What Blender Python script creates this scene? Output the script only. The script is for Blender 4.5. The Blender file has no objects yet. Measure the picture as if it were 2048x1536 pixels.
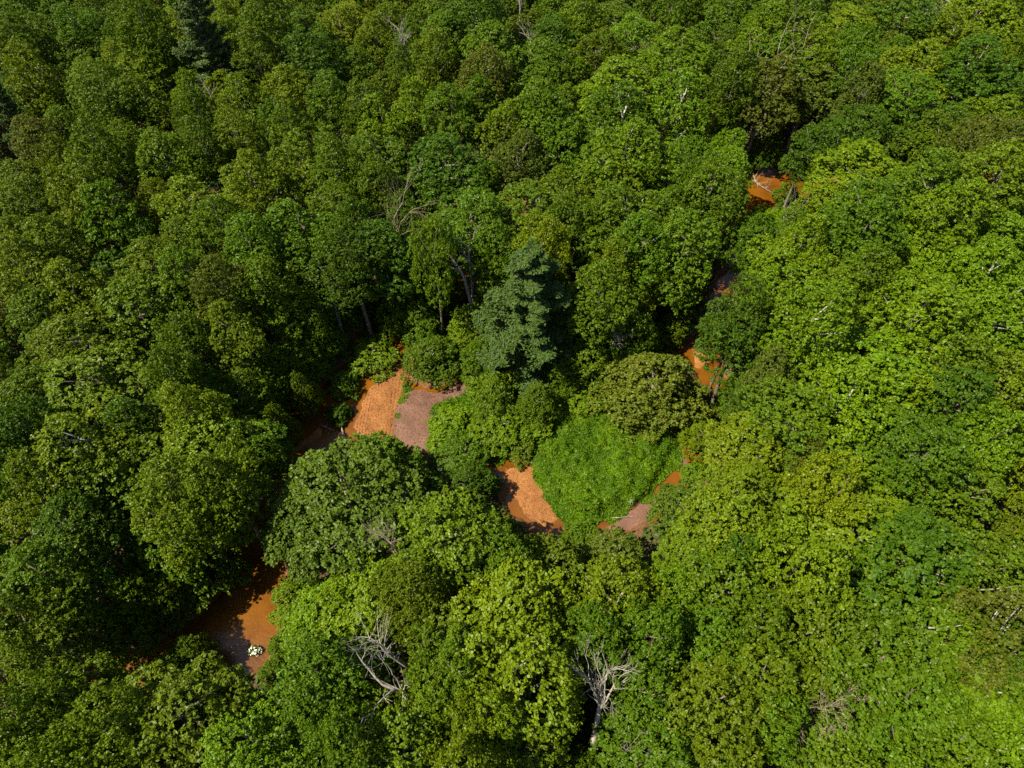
import bpy, math, random
import numpy as np
from mathutils import Vector, Matrix

# ------------------------------------------------------------------ camera, sky, sun
S = bpy.context.scene
CAM_Z, PITCH, LENS = 75.0, 54.0, 24.0
cam_d = bpy.data.cameras.new("camera"); cam = bpy.data.objects.new("camera", cam_d)
S.collection.objects.link(cam); S.camera = cam
cam.location = (0, 0, CAM_Z); cam.rotation_euler = (math.radians(90 - PITCH), 0, 0)
cam_d.lens = LENS; cam_d.sensor_width = 36; cam_d.clip_start = 1; cam_d.clip_end = 5000

SUN_EL = 56.0
SUN_TRAVEL = (1.0, 0.30)            # horizontal direction the light travels
az = math.atan2(-SUN_TRAVEL[0], -SUN_TRAVEL[1])
w = bpy.data.worlds.new("World"); S.world = w; w.use_nodes = True
nt = w.node_tree; bg = nt.nodes["Background"]
sky = nt.nodes.new("ShaderNodeTexSky"); sky.sky_type = 'NISHITA'; sky.sun_disc = False
sky.sun_elevation = math.radians(SUN_EL); sky.sun_rotation = az
nt.links.new(sky.outputs[0], bg.inputs[0]); bg.inputs[1].default_value = 0.07
sd = bpy.data.lights.new("sun", 'SUN'); sun = bpy.data.objects.new("sun", sd)
S.collection.objects.link(sun); sd.energy = 5.0; sd.angle = math.radians(0.5); sd.color = (1.0, 0.93, 0.72)
h = Vector((SUN_TRAVEL[0], SUN_TRAVEL[1], 0)).normalized() * math.cos(math.radians(SUN_EL))
sun.rotation_euler = Vector((h.x, h.y, -math.sin(math.radians(SUN_EL)))).to_track_quat('-Z', 'Y').to_euler()
sun.location = (-60, -20, 90)
S.view_settings.view_transform = 'Standard'; S.view_settings.look = 'None'
S.view_settings.exposure = 1.22; S.view_settings.gamma = 1.0
S.render.engine = 'CYCLES'
cy = S.cycles
cy.max_bounces = 5; cy.diffuse_bounces = 3; cy.glossy_bounces = 2; cy.transmission_bounces = 3; cy.transparent_max_bounces = 4
cy.use_denoising = False
cy.sample_clamp_indirect = 4

# ------------------------------------------------------------------ pixel <-> world (2048 x 1536 frame)
F = 2048 * LENS / 36.0
cp, sp = math.cos(math.radians(PITCH)), math.sin(math.radians(PITCH))
FWD = np.array((0, cp, -sp)); UP = np.array((0, sp, cp)); RT = np.array((1., 0, 0)); C0 = np.array((0, 0, CAM_Z))
def at(px, py, z=0.0):
    d = FWD + RT * ((px - 1024) / F) - UP * ((py - 768) / F)
    t = (z - CAM_Z) / d[2]
    p = C0 + d * t
    return float(p[0]), float(p[1])
def depth(px, py, z=0.0):
    x, y = at(px, py, z)
    return float(np.dot(np.array((x, y, z)) - C0, FWD))
def proj(x, y, z):
    v = np.array((x, y, z)) - C0
    d = v @ FWD
    return 1024 + F * (v @ RT) / d, 768 - F * (v @ UP) / d

# ------------------------------------------------------------------ helpers
rnd = random.Random(7)
COL = S.collection
def link(o, parent=None):
    COL.objects.link(o)
    if parent: o.parent = parent
    return o
def tag(o, label=None, cat=None, group=None, kind=None):
    for k, v in (("label", label), ("category", cat), ("group", group), ("kind", kind)):
        if v: o[k] = v
    return o
def mesh_from(name, V, Fc, mats, smooth=False, attr=None):
    """V (n,3) array; Fc (m,k) array of constant-size faces"""
    V = np.asarray(V, dtype=np.float32); Fc = np.asarray(Fc, dtype=np.int32)
    me = bpy.data.meshes.new(name)
    me.vertices.add(len(V)); me.vertices.foreach_set("co", V.ravel())
    k = Fc.shape[1]
    me.loops.add(Fc.size); me.loops.foreach_set("vertex_index", Fc.ravel())
    me.polygons.add(len(Fc))
    me.polygons.foreach_set("loop_start", np.arange(0, Fc.size, k, dtype=np.int32))
    me.polygons.foreach_set("loop_total", np.full(len(Fc), k, dtype=np.int32))
    me.update(calc_edges=True)
    if smooth: me.polygons.foreach_set("use_smooth", np.ones(len(Fc), dtype=bool))
    if attr:
        for an, dom, vals in attr:
            a = me.attributes.new(an, 'FLOAT', dom)
            a.data.foreach_set("value", np.asarray(vals, dtype=np.float32))
    me.materials.append(mats)
    me.validate()
    return me

class Tubes:
    def __init__(s, sides=6): s.V = []; s.F = []; s.n = 0; s.k = sides
    def add(s, pts, rad):
        pts = [Vector(p) for p in pts]; k = s.k
        base = s.n
        for i, p in enumerate(pts):
            t = (pts[min(i + 1, len(pts) - 1)] - pts[max(i - 1, 0)])
            t = t.normalized() if t.length > 1e-6 else Vector((0, 0, 1))
            a = t.cross(Vector((0.31, 0.95, 0.05))).normalized(); b = t.cross(a)
            for j in range(k):
                th = 2 * math.pi * j / k
                s.V.append(tuple(p + (a * math.cos(th) + b * math.sin(th)) * rad[i]))
        for i in range(len(pts) - 1):
            for j in range(k):
                s.F.append((base + i * k + j, base + i * k + (j + 1) % k, base + (i + 1) * k + (j + 1) % k, base + (i + 1) * k + j))
        # close the tip
        s.n += k * len(pts)
    def mesh(s, name, mat): return mesh_from(name, s.V, s.F, mat, smooth=True)

# ------------------------------------------------------------------ materials
def new_mat(name):
    m = bpy.data.materials.new(name); m.use_nodes = True
    n = m.node_tree.nodes; l = m.node_tree.links
    return m, n, l, n["Principled BSDF"], n["Material Output"]
def noise(n, l, coord, scale, detail=3, rough=.6):
    t = n.new("ShaderNodeTexNoise"); t.inputs["Scale"].default_value = scale
    t.inputs["Detail"].default_value = detail; t.inputs["Roughness"].default_value = rough
    l.new(coord, t.inputs["Vector"]); return t
def ramp(n, l, fac, stops):
    r = n.new("ShaderNodeValToRGB"); cr = r.color_ramp
    while len(cr.elements) < len(stops): cr.elements.new(0.5)
    for e, (p, c) in zip(cr.elements, stops): e.position = p; e.color = (*c, 1)
    l.new(fac, r.inputs[0]); return r
def mixc(n, l, fac, a, b, mode='MIX'):
    m = n.new("ShaderNodeMix"); m.data_type = 'RGBA'; m.blend_type = mode
    for inp, v in ((m.inputs[0], fac), (m.inputs[6], a), (m.inputs[7], b)):
        if hasattr(v, "is_linked") or hasattr(v, "links"): l.new(v, inp)
        else: inp.default_value = v if isinstance(v, float) else (*v, 1)
    return m.outputs[2]

def leaf_mat(name, rough=.5, spec=.35, trans=.28, tint_lo=(.62, .70, .6), tint_hi=(1.45, 1.28, .9)):
    m, n, l, p, out = new_mat(name)
    oi = n.new("ShaderNodeObjectInfo")
    at_ = n.new("ShaderNodeAttribute"); at_.attribute_name = "tint"
    r = ramp(n, l, at_.outputs["Fac"], [(0, tint_lo), (.55, (1, 1, 1)), (1, tint_hi)])
    c = mixc(n, l, 1.0, oi.outputs["Color"], r.outputs[0], 'MULTIPLY')
    l.new(c, p.inputs["Base Color"]); p.inputs["Roughness"].default_value = rough
    p.inputs["Specular IOR Level"].default_value = spec
    tr = n.new("ShaderNodeBsdfTranslucent")
    c2 = mixc(n, l, 1.0, c, (1.25, 1.15, .5), 'MULTIPLY'); l.new(c2, tr.inputs[0])
    mx = n.new("ShaderNodeMixShader"); mx.inputs[0].default_value = trans
    l.new(p.outputs[0], mx.inputs[1]); l.new(tr.outputs[0], mx.inputs[2]); l.new(mx.outputs[0], out.inputs[0])
    return m
M_LEAF = leaf_mat("leaf", rough=.45, spec=.17)
M_NEEDLE = leaf_mat("needle", rough=.6, spec=.2, trans=.12)

def bark_mat(name, c1, c2, use_obj=False):
    m, n, l, p, out = new_mat(name)
    tc = n.new("ShaderNodeTexCoord")
    t = noise(n, l, tc.outputs["Object"], 3.0, 5)
    r = ramp(n, l, t.outputs[0], [(.35, c1), (.68, c2)])
    l.new(r.outputs[0], p.inputs["Base Color"]); p.inputs["Roughness"].default_value = .85
    b = n.new("ShaderNodeBump"); b.inputs["Strength"].default_value = .4; l.new(t.outputs[0], b.inputs["Height"]); l.new(b.outputs[0], p.inputs["Normal"])
    return m
M_BARK = bark_mat("bark", (.09, .07, .05), (.20, .17, .13))
M_PALE = bark_mat("pale bark", (.20, .18, .15), (.42, .39, .34))
M_DEAD = bark_mat("dead wood", (.13, .11, .09), (.36, .32, .27))
M_DEADB = bark_mat("brown dead wood", (.14, .09, .065), (.30, .22, .17))

# ------------------------------------------------------------------ water / ground layout
# creek centre lines in frame pixels on the ground with half widths in metres
WZ = -0.55
CREEKS = [
 [(-160,1640,4),(60,1520,4),(180,1430,4),(270,1370,3.8),(350,1320,2.8),(420,1290,3.4),(480,1260,4.2),(492,1200,3.7),(502,1120,3.0),(530,1010,3.6),(575,920,4.2),(630,845,5),(700,790,4.0),(755,725,3.4),(775,660,3.8),(800,640,3.2),(850,600,2.8),(900,580,2.6),(960,545,2.4),(1010,470,2.4),(1010,380,2.4)],
 [(860,850,2.0),(930,870,2.4),(975,915,2.2),(1035,935,3.2),(1065,990,3.2),(1100,1040,2.6),(1170,1056,1.1),(1265,1042,1.4),(1330,1000,1.3),(1368,942,1.8),(1392,895,1.6),(1440,862,2.2),(1450,825,2.0),(1432,770,2.1),(1408,720,2.2),(1396,670,2.0),(1425,610,1.8),(1480,560,1.8),(1500,480,2.0),(1515,400,2.6),(1545,365,4.6),(1612,378,3.2),(1700,395,2.4),(1850,410,2.4),(2050,290,2.4)],
]
BARS = {  # pixel outlines on the ground
 "orange": [(781,721),(800,706),(818,730),(812,780),(800,820),(792,870),(760,900),(718,888),(702,850),(722,800),(746,770)],
 "mauve": [(795,795),(822,774),(870,784),(945,750),(965,770),(915,800),(885,815),(885,905),(800,910),(780,850)],
 "pool": [(1000,935),(1068,930),(1085,955),(1118,1003),(1146,1048),(1085,1062),(1040,1030),(1020,990)],
 "mud": [(1190,1062),(1250,1022),(1315,985),(1330,1010),(1290,1050),(1230,1068)],
 "mud2": [(1340,945),(1345,905),(1372,890),(1385,935),(1365,955)],
 "mud3": [(1385,735),(1378,675),(1400,662),(1420,700),(1425,725),(1400,740)],
 "mud4": [(1425,862),(1440,838),(1455,850),(1462,885),(1440,895)],
 "bend": [(545,905),(600,880),(640,850),(652,870),(610,905),(560,930)],
}
GX0, GX1, GY0, GY1, GS = -150.0, 150.0, -8.0, 215.0, 0.42
nx = int((GX1 - GX0) / GS) + 1; ny = int((GY1 - GY0) / GS) + 1
gx, gy = np.meshgrid(np.linspace(GX0, GX1, nx), np.linspace(GY0, GY1, ny))
P = np.stack([gx.ravel(), gy.ravel()], 1)
def vnoise(x, y, s, seed=0):
    r = np.random.RandomState(seed); G = r.rand(256, 256)
    u, v = x / s + 500, y / s + 500
    iu, iv = np.floor(u).astype(int), np.floor(v).astype(int); fu, fv = u - iu, v - iv
    fu = fu * fu * (3 - 2 * fu); fv = fv * fv * (3 - 2 * fv)
    g = lambda a, b: G[a % 256, b % 256]
    return (g(iu, iv) * (1 - fu) + g(iu + 1, iv) * fu) * (1 - fv) + (g(iu, iv + 1) * (1 - fu) + g(iu + 1, iv + 1) * fu) * fv - .5
def chan_dist(P):
    best = np.full(len(P), 1e3)
    for line in CREEKS:
        W_ = [(*at(a, b, WZ), hw) for a, b, hw in line]
        for (x0, y0, h0), (x1, y1, h1) in zip(W_, W_[1:]):
            dx, dy = x1 - x0, y1 - y0; L = dx * dx + dy * dy
            t = np.clip(((P[:, 0] - x0) * dx + (P[:, 1] - y0) * dy) / L, 0, 1)
            d = np.hypot(P[:, 0] - x0 - t * dx, P[:, 1] - y0 - t * dy) - (h0 + (h1 - h0) * t)
            best = np.minimum(best, d)
    return best
def poly_sd(P, pts):      # positive inside
    best = np.full(len(P), 1e9); ins = np.zeros(len(P), bool)
    n = len(pts)
    for i in range(n):
        x0, y0 = pts[i]; x1, y1 = pts[(i + 1) % n]
        dx, dy = x1 - x0, y1 - y0
        t = np.clip(((P[:, 0] - x0) * dx + (P[:, 1] - y0) * dy) / (dx * dx + dy * dy + 1e-9), 0, 1)
        best = np.minimum(best, np.hypot(P[:, 0] - x0 - t * dx, P[:, 1] - y0 - t * dy))
        c = ((y0 > P[:, 1]) != (y1 > P[:, 1])) & (P[:, 0] < (x1 - x0) * (P[:, 1] - y0) / (y1 - y0 + 1e-12) + x0)
        ins ^= c
    return np.where(ins, best, -best)
def wpoly(px, z=WZ): return [at(a, b, z) for a, b in px]
cd = chan_dist(P)
bars_sd = {k: poly_sd(P, wpoly(v)) for k, v in BARS.items()}
alls = cd.copy()
for v in bars_sd.values(): alls = np.minimum(alls, -v - .3)
wob = vnoise(P[:, 0], P[:, 1], 3.0, 1) * 1.6 + vnoise(P[:, 0], P[:, 1], 1.1, 2) * .7
cdn = alls + wob
def sstep(x, a, b):
    t = np.clip((x - a) / (b - a), 0, 1); return t * t * (3 - 2 * t)
land = -1.5 + 1.7 * sstep(cdn, -1.2, 1.2)
gz = land + sstep(cdn, 0, 6) * (vnoise(P[:, 0], P[:, 1], 14, 3) * 1.2 + vnoise(P[:, 0], P[:, 1], 2.5, 4) * .35)
idx = np.arange(nx * ny).reshape(ny, nx)
quads = np.stack([idx[:-1, :-1].ravel(), idx[:-1, 1:].ravel(), idx[1:, 1:].ravel(), idx[1:, :-1].ravel()], 1)
def sub_sheet(name, mask_v, z, mat, attr=None):
    keep = mask_v[quads].any(axis=1)
    q = quads[keep]; u, inv = np.unique(q, return_inverse=True)
    V = np.column_stack([P[u], z[u]])
    return mesh_from(name, V, inv.reshape(q.shape), mat, smooth=True, attr=attr and [(a, 'POINT', v[u]) for a, v in attr])

# ground material: leaf litter with orange clay near the creek
m, n, l, p, out = new_mat("forest floor")
tc = n.new("ShaderNodeTexCoord"); a_ = n.new("ShaderNodeAttribute"); a_.attribute_name = "bank"
t1 = noise(n, l, tc.outputs["Object"], .35, 5); t2 = noise(n, l, tc.outputs["Object"], 4.5, 5, .7)
lit = ramp(n, l, t2.outputs[0], [(.3, (.035, .028, .015)), (.55, (.085, .055, .03)), (.75, (.15, .10, .055))])
clay = ramp(n, l, t2.outputs[0], [(.3, (.07, .032, .014)), (.5, (.13, .060, .028)), (.75, (.21, .11, .055))])
add = n.new("ShaderNodeMath"); add.operation = 'ADD'; l.new(a_.outputs["Fac"], add.inputs[0])
sc_ = n.new("ShaderNodeMath"); sc_.operation = 'MULTIPLY_ADD'; l.new(t1.outputs[0], sc_.inputs[0]); sc_.inputs[1].default_value = .8; sc_.inputs[2].default_value = -.4
l.new(sc_.outputs[0], add.inputs[1]); cl = n.new("ShaderNodeClamp"); l.new(add.outputs[0], cl.inputs[0])
l.new(mixc(n, l, cl.outputs[0], lit.outputs[0], clay.outputs[0]), p.inputs["Base Color"])
p.inputs["Roughness"].default_value = .95; p.inputs["Specular IOR Level"].default_value = .1
b = n.new("ShaderNodeBump"); b.inputs["Strength"].default_value = .6; b.inputs["Distance"].default_value = .15; l.new(t2.outputs[0], b.inputs["Height"]); l.new(b.outputs[0], p.inputs["Normal"])
bank = 1 - sstep(cdn, .4, 1.9)
V = np.column_stack([P, gz])
gm = mesh_from("ground", V, quads, m, smooth=True, attr=[("bank", 'POINT', bank)])
g_o = link(bpy.data.objects.new("ground", gm)); tag(g_o, kind="structure")
# far ground sheet to the horizon
m_far = m
ring = []
B = 3000.0
xs = [-B, GX0, GX1, B]; ys = [-B, GY0, GY1, B]
Vf = [(x, y, -.25) for y in ys for x in xs]; Ff = []
for j in range(3):
    for i in range(3):
        if (i, j) != (1, 1): Ff.append((j * 4 + i, j * 4 + i + 1, (j + 1) * 4 + i + 1, (j + 1) * 4 + i))
fo = link(bpy.data.objects.new("terrain", mesh_from("terrain", Vf, Ff, m))); tag(fo, kind="structure")

# water
m, n, l, p, out = new_mat("muddy water")
tc = n.new("ShaderNodeTexCoord")
t = noise(n, l, tc.outputs["Object"], .28, 3)
r = ramp(n, l, t.outputs[0], [(.3, (.075, .026, .002)), (.5, (.12, .042, .003)), (.75, (.155, .058, .004))])
l.new(r.outputs[0], p.inputs["Base Color"]); p.inputs["Roughness"].default_value = .2; p.inputs["Specular IOR Level"].default_value = .5
t2 = noise(n, l, tc.outputs["Object"], 3.2, 4, .6)
b = n.new("ShaderNodeBump"); b.inputs["Strength"].default_value = .4; b.inputs["Distance"].default_value = .08; l.new(t2.outputs[0], b.inputs["Height"]); l.new(b.outputs[0], p.inputs["Normal"])
wm = sub_sheet("water", cdn < 1.5, np.full(len(P), WZ), m)
tag(link(bpy.data.objects.new("water", wm)), kind="structure")

def gravel_mat(name, stops, sc=15.0, wet=None):
    m, n, l, p, out = new_mat(name)
    tc = n.new("ShaderNodeTexCoord")
    vo = n.new("ShaderNodeTexVoronoi"); vo.inputs["Scale"].default_value = sc; vo.inputs["Randomness"].default_value = 1
    l.new(tc.outputs["Object"], vo.inputs["Vector"])
    sep = n.new("ShaderNodeSeparateColor"); l.new(vo.outputs["Color"], sep.inputs[0])
    big = noise(n, l, tc.outputs["Object"], .5, 4)
    ma = n.new("ShaderNodeMath"); ma.operation = 'MULTIPLY_ADD'; l.new(big.outputs[0], ma.inputs[0]); ma.inputs[1].default_value = .9
    mb = n.new("ShaderNodeMath"); mb.operation = 'MULTIPLY_ADD'; l.new(sep.outputs[0], mb.inputs[0]); mb.inputs[1].default_value = .38; mb.inputs[2].default_value = -.13
    l.new(mb.outputs[0], ma.inputs[2])
    r = ramp(n, l, ma.outputs[0], stops)
    l.new(r.outputs[0], p.inputs["Base Color"]); p.inputs["Roughness"].default_value = .8
    inv = n.new("ShaderNodeMath"); inv.operation = 'SUBTRACT'; inv.inputs[0].default_value = 1; l.new(vo.outputs["Distance"], inv.inputs[1])
    b = n.new("ShaderNodeBump"); b.inputs["Strength"].default_value = .6; b.inputs["Distance"].default_value = .04; l.new(inv.outputs[0], b.inputs["Height"]); l.new(b.outputs[0], p.inputs["Normal"])
    return m
M_GOR = gravel_mat("orange gravel", [(.1, (.085, .030, .005)), (.4, (.175, .060, .010)), (.65, (.24, .092, .017)), (.95, (.37, .19, .06))])
M_GMA = gravel_mat("mauve gravel", [(.1, (.052, .022, .013)), (.4, (.095, .042, .025)), (.65, (.135, .062, .038)), (.95, (.23, .125, .08))], sc=13)
bar_h = {}
for key, nm, mt, hmax, lab in (("orange", "gravel_bar", M_GOR, .42, "bright orange gravel bar tapering along the west creek bend"),
        ("mauve", "gravel_flat", M_GMA, .55, "dull mauve gravel flat joining the orange gravel bar"),
        ("pool", "gravel_shoal", M_GOR, .16, "orange gravel shoal in the round creek pool beside the vine meadow"),
        ("mud", "mud_flat", M_GMA, .28, "pinkish mud flat along the foot of the vine meadow"),
        ("mud2", "mud_flat", M_GMA, .2, "small pink mud patch at the east edge of the vine meadow"),
        ("mud3", "mud_flat", M_GOR, .25, "pale sandy mud strip beside the dark layered trees"),
        ("mud4", "mud_flat", M_GMA, .2, "small sand spot under a pale bare shrub"),
        ("bend", "mud_flat", M_GOR, .15, "dark wet mud under the west bank trees")):
    s_ = bars_sd[key] + wob * .35
    s_ = s_ + wob * .35
    z = WZ - .12 + hmax * sstep(s_, -.2, 2.4) + np.where(s_ > -.4, .1 * sstep(s_, -.3, .3), 0) + vnoise(P[:, 0], P[:, 1], .8, 5) * .05
    me = sub_sheet(nm, s_ > -.8, z, mt)
    tag(link(bpy.data.objects.new(nm, me)), label=lab, kind="structure")
    bar_h[key] = (s_, z)

# cobbles on the gravel bars (one uncountable mass)
def cobbles(key, count, mat, seed, size=(.03, .085)):
    r = np.random.RandomState(seed); s_, z = bar_h[key]
    cand = np.where(s_ > .1)[0]; pick = r.choice(cand, count)
    base = np.array([(1,0,0),(0,1,0),(-1,0,0),(0,-1,0),(0,0,.7),(0,0,-.7)], float)
    tris = np.array([(0,1,4),(1,2,4),(2,3,4),(3,0,4),(1,0,5),(2,1,5),(3,2,5),(0,3,5)])
    V = []; Fq = []
    a = r.rand(count) * 6.28; s = size[0] + (size[1] - size[0]) * r.rand(count) ** 2.5
    c, sn = np.cos(a), np.sin(a)
    B_ = base[None] * s[:, None, None] * (0.7 + .6 * r.rand(count, 6, 1))
    X = B_[..., 0] * c[:, None] - B_[..., 1] * sn[:, None] + (P[pick, 0] + (r.rand(count) - .5) * GS)[:, None]
    Y = B_[..., 0] * sn[:, None] + B_[..., 1] * c[:, None] + (P[pick, 1] + (r.rand(count) - .5) * GS)[:, None]
    Z = B_[..., 2] + (z[pick] + s * .2)[:, None]
    V = np.stack([X, Y, Z], -1).reshape(-1, 3)
    Fq = (tris[None] + (np.arange(count) * 6)[:, None, None]).reshape(-1, 3)
    return mesh_from("gravel", V, Fq, mat)
for key, cnt, mt, lab in (("orange", 5000, M_GOR, "loose orange cobbles strewn over the gravel bar"), ("pool", 2200, M_GOR, "orange stones over the creek pool shoal"),
                     ("mauve", 2200, M_GMA, "small mauve stones on the dull gravel flat")):
    tag(link(bpy.data.objects.new("gravel", cobbles(key, cnt, mt, cnt))), label=lab, cat="gravel", kind="stuff")

# ------------------------------------------------------------------ foliage generators
def leaves(pos, nrm, size, rs, aspect=1.35, curl=.25):
    """one bent kite-shaped leaf spray per point -> V, F"""
    n = len(pos)
    nrm = nrm / (np.linalg.norm(nrm, axis=1, keepdims=True) + 1e-9)
    rv = rs.normal(size=(n, 3)); a = np.cross(nrm, rv); a /= np.linalg.norm(a, axis=1, keepdims=True) + 1e-9
    b = np.cross(nrm, a)
    s = (size * (.65 + .7 * rs.rand(n)))[:, None]
    L = a * s * aspect * .5; Wd = b * s * .5
    j = lambda: 1 + .5 * (rs.rand(n, 1) - .5)
    dz = nrm * s * curl
    V = np.stack([pos - L * j() - dz * .5, pos - Wd * j() + dz * .3, pos + L * j() - dz * .5, pos + Wd * j() + dz * .3], 1).reshape(-1, 3)
    Fq = np.arange(n * 4).reshape(n, 4)
    return V, Fq
def poisson_pick(C, spacing, rs, maxn=400):
    order = rs.permutation(len(C)); out = []
    grid = {}
    for i in order:
        c = C[i]; key = tuple((c // spacing).astype(int)); ok = True
        for dx in (-1, 0, 1):
            for dy in (-1, 0, 1):
                for dz in (-1, 0, 1):
                    for k in grid.get((key[0] + dx, key[1] + dy, key[2] + dz), ()):
                        if np.sum((C[k] - c) ** 2) < spacing * spacing: ok = False
        if ok:
            out.append(i); grid.setdefault(key, []).append(i)
            if len(out) >= maxn: break
    return out

def crown_geo(seed, R=4.5, top=20.0, base=7.5, puff=.60, leaf=.24, nleaf=13000, nlobe=8, squash=.62, jitter=.55, spread=1.0, lobe_r=(.19, .37), drop=.44, aspect=1.35, flat=.6, per_spray=9):
    rs = np.random.RandomState(seed)
    H = top - base
    ex = .86 + .3 * rs.rand(); ey = 2 - ex - .04
    lobes = [(np.array([rs.normal() * .12 * R, rs.normal() * .12 * R, top - .30 * H]), R * .42, .27 * H)]
    n1 = nlobe + 6
    for k in range(n1):
        a = 2.39996 * k + rs.rand() * .9; dn = (.30 + .52 * math.sqrt((k + .5) / n1)) * (.85 + .35 * rs.rand())
        lr = R * (lobe_r[0] + (lobe_r[1] - lobe_r[0]) * rs.rand()) * (1.15 - .35 * dn)
        zc = top - H * (.20 + drop * dn * dn + .14 * (rs.rand() - .35))
        lobes.append((np.array([math.cos(a) * dn * R * ex * spread, math.sin(a) * dn * R * ey * spread, zc]), lr, lr * (.7 + .5 * rs.rand())))
    for k in range(6):   # lower skirt
        a = 2 * math.pi * (k + rs.rand()) / 6; d = R * .5
        lobes.append((np.array([math.cos(a) * d, math.sin(a) * d, base + H * (.16 + .18 * rs.rand())]), R * .4, H * .2))
    C = []; N = []
    for i, (c, lr, lz) in enumerate(lobes):
        m_ = 900
        d = rs.normal(size=(m_, 3)); d /= np.linalg.norm(d, axis=1, keepdims=True)
        d = d[d[:, 2] > -.35]
        pts = c + d * np.array([lr, lr, lz]) * (.86 + .2 * rs.rand(len(d), 1))
        ok = np.ones(len(pts), bool)
        for j2, (c2, r2, z2) in enumerate(lobes):
            if j2 != i: ok &= np.sum(((pts - c2) / (np.array([r2, r2, z2]) * .88)) ** 2, 1) > 1
        C.append(pts[ok]); N.append(d[ok])
    C = np.concatenate(C); N = np.concatenate(N)
    sel = poisson_pick(C, puff * 1.32, rs, 800); C = C[sel]; N = N[sel]
    npf = len(C); pr = puff * (.6 + .8 * rs.rand(npf))
    nspr = max(200, nleaf // per_spray); wgt = pr ** 2; sper = rs.choice(npf, nspr, p=wgt / wgt.sum())
    out = N[sper] + np.array([0, 0, .55]); out /= np.linalg.norm(out, axis=1, keepdims=True)
    d = rs.normal(size=(nspr, 3)) * .75 + out * .75; d /= np.linalg.norm(d, axis=1, keepdims=True)
    rad = pr[sper] * (.62 + .48 * rs.rand(nspr) ** .7 + .35 * (rs.rand(nspr) < .10))
    sc_ = C[sper] + d * rad[:, None] * np.array([1, 1, squash])
    k_ = rs.randint(0, nspr, nleaf); per = sper[k_]; dk = d[k_]
    pos = sc_[k_] + rs.normal(size=(nleaf, 3)) * leaf * .52 * np.array([1, 1, .7])
    nrm = dk * flat + np.array([0, 0, .45]) + rs.normal(size=(nleaf, 3)) * jitter
    V, Fq = leaves(pos, nrm, leaf, rs, aspect)
    ptint = rs.rand(npf); stint = rs.rand(nspr); tint = np.clip(.3 * ptint[per] + .35 * stint[k_] + .35 * rs.rand(nleaf) + .12 * rs.normal(size=nleaf), 0, 1)
    return V, Fq, tint, C

def trunk_geo(seed, C, top, base, r0=.28, nl=14):
    rs = np.random.RandomState(seed + 99); T = Tubes(6)
    bend = rs.normal(size=2) * .35
    ax = lambda z: Vector((bend[0] * math.sin(z / top * 2.4), bend[1] * math.sin(z / top * 2.0), z))
    zt = base + (top - base) * .72
    zs = [-.6, .0, .5, zt * .3, zt * .55, zt * .8, zt]
    T.add([ax(z) for z in zs], [r0 * 1.7, r0 * 1.45, r0 * 1.1, r0 * .95, r0 * .8, r0 * .5, r0 * .12])
    for i in rs.choice(len(C), min(nl, len(C)), replace=False):
        e = Vector(C[i]); z0 = max(base * .85, min(zt * .95, e.z - math.hypot(e.x, e.y) * .75 - .6)); s_ = ax(z0)
        mid = s_.lerp(e, .5) + Vector((rs.normal() * .3, rs.normal() * .3, -.25))
        T.add([s_, mid, e], [r0 * .42, r0 * .26, .03])
    return T

PROTO = {}
def proto(kind, seed, trunk_mat=None, needle=False, **kw):
    V, Fq, tint, C = crown_geo(seed, **kw)
    top, base = kw.get("top", 20.0), kw.get("base", 7.5)
    cm = mesh_from("crown", V, Fq, M_NEEDLE if needle else M_LEAF, attr=[("tint", 'FACE', tint)])
    tm = trunk_geo(seed, C, top, base).mesh("trunk", trunk_mat or M_BARK)
    PROTO.setdefault(kind, []).append((cm, tm, kw.get("R", 4.5), top, (V, Fq, tint)))
for s_ in range(8): proto("r", 10 + s_, nlobe=7 + s_ % 4, top=19 + s_ % 3, puff=.48 + .05 * (s_ % 4), leaf=.155, nleaf=28000)
for s_ in range(6): proto("b", 30 + s_, nlobe=8 + s_ % 3, puff=.46, leaf=.16, nleaf=28000, squash=.85, jitter=.7, trunk_mat=M_PALE if s_ % 2 else None)
for s_ in range(5): proto("f", 50 + s_, nlobe=9, puff=.40, leaf=.12, nleaf=32000, squash=.8, aspect=2.2, jitter=.6, base=8.5)
for s_ in range(5): proto("l", 70 + s_, nlobe=10, puff=.74, leaf=.15, nleaf=28000, squash=.3, flat=.25, jitter=.35, lobe_r=(.2, .36))
for s_ in range(3): proto("d", 90 + s_, nlobe=7, puff=.56, leaf=.155, nleaf=30000, squash=.5, jitter=.4, spread=.85, lobe_r=(.34, .46), base=8.5, flat=.5)
for s_ in range(4): proto("s", 110 + s_, R=2.6, top=4.6, base=.2, nlobe=6, puff=.38, leaf=.14, nleaf=12000, squash=.8, drop=.75)
for s_ in range(5): proto("w", 120 + s_, R=4.3, top=9.5, base=.4, nlobe=9, puff=.50, leaf=.145, nleaf=30000, squash=.8, drop=.8)

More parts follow.
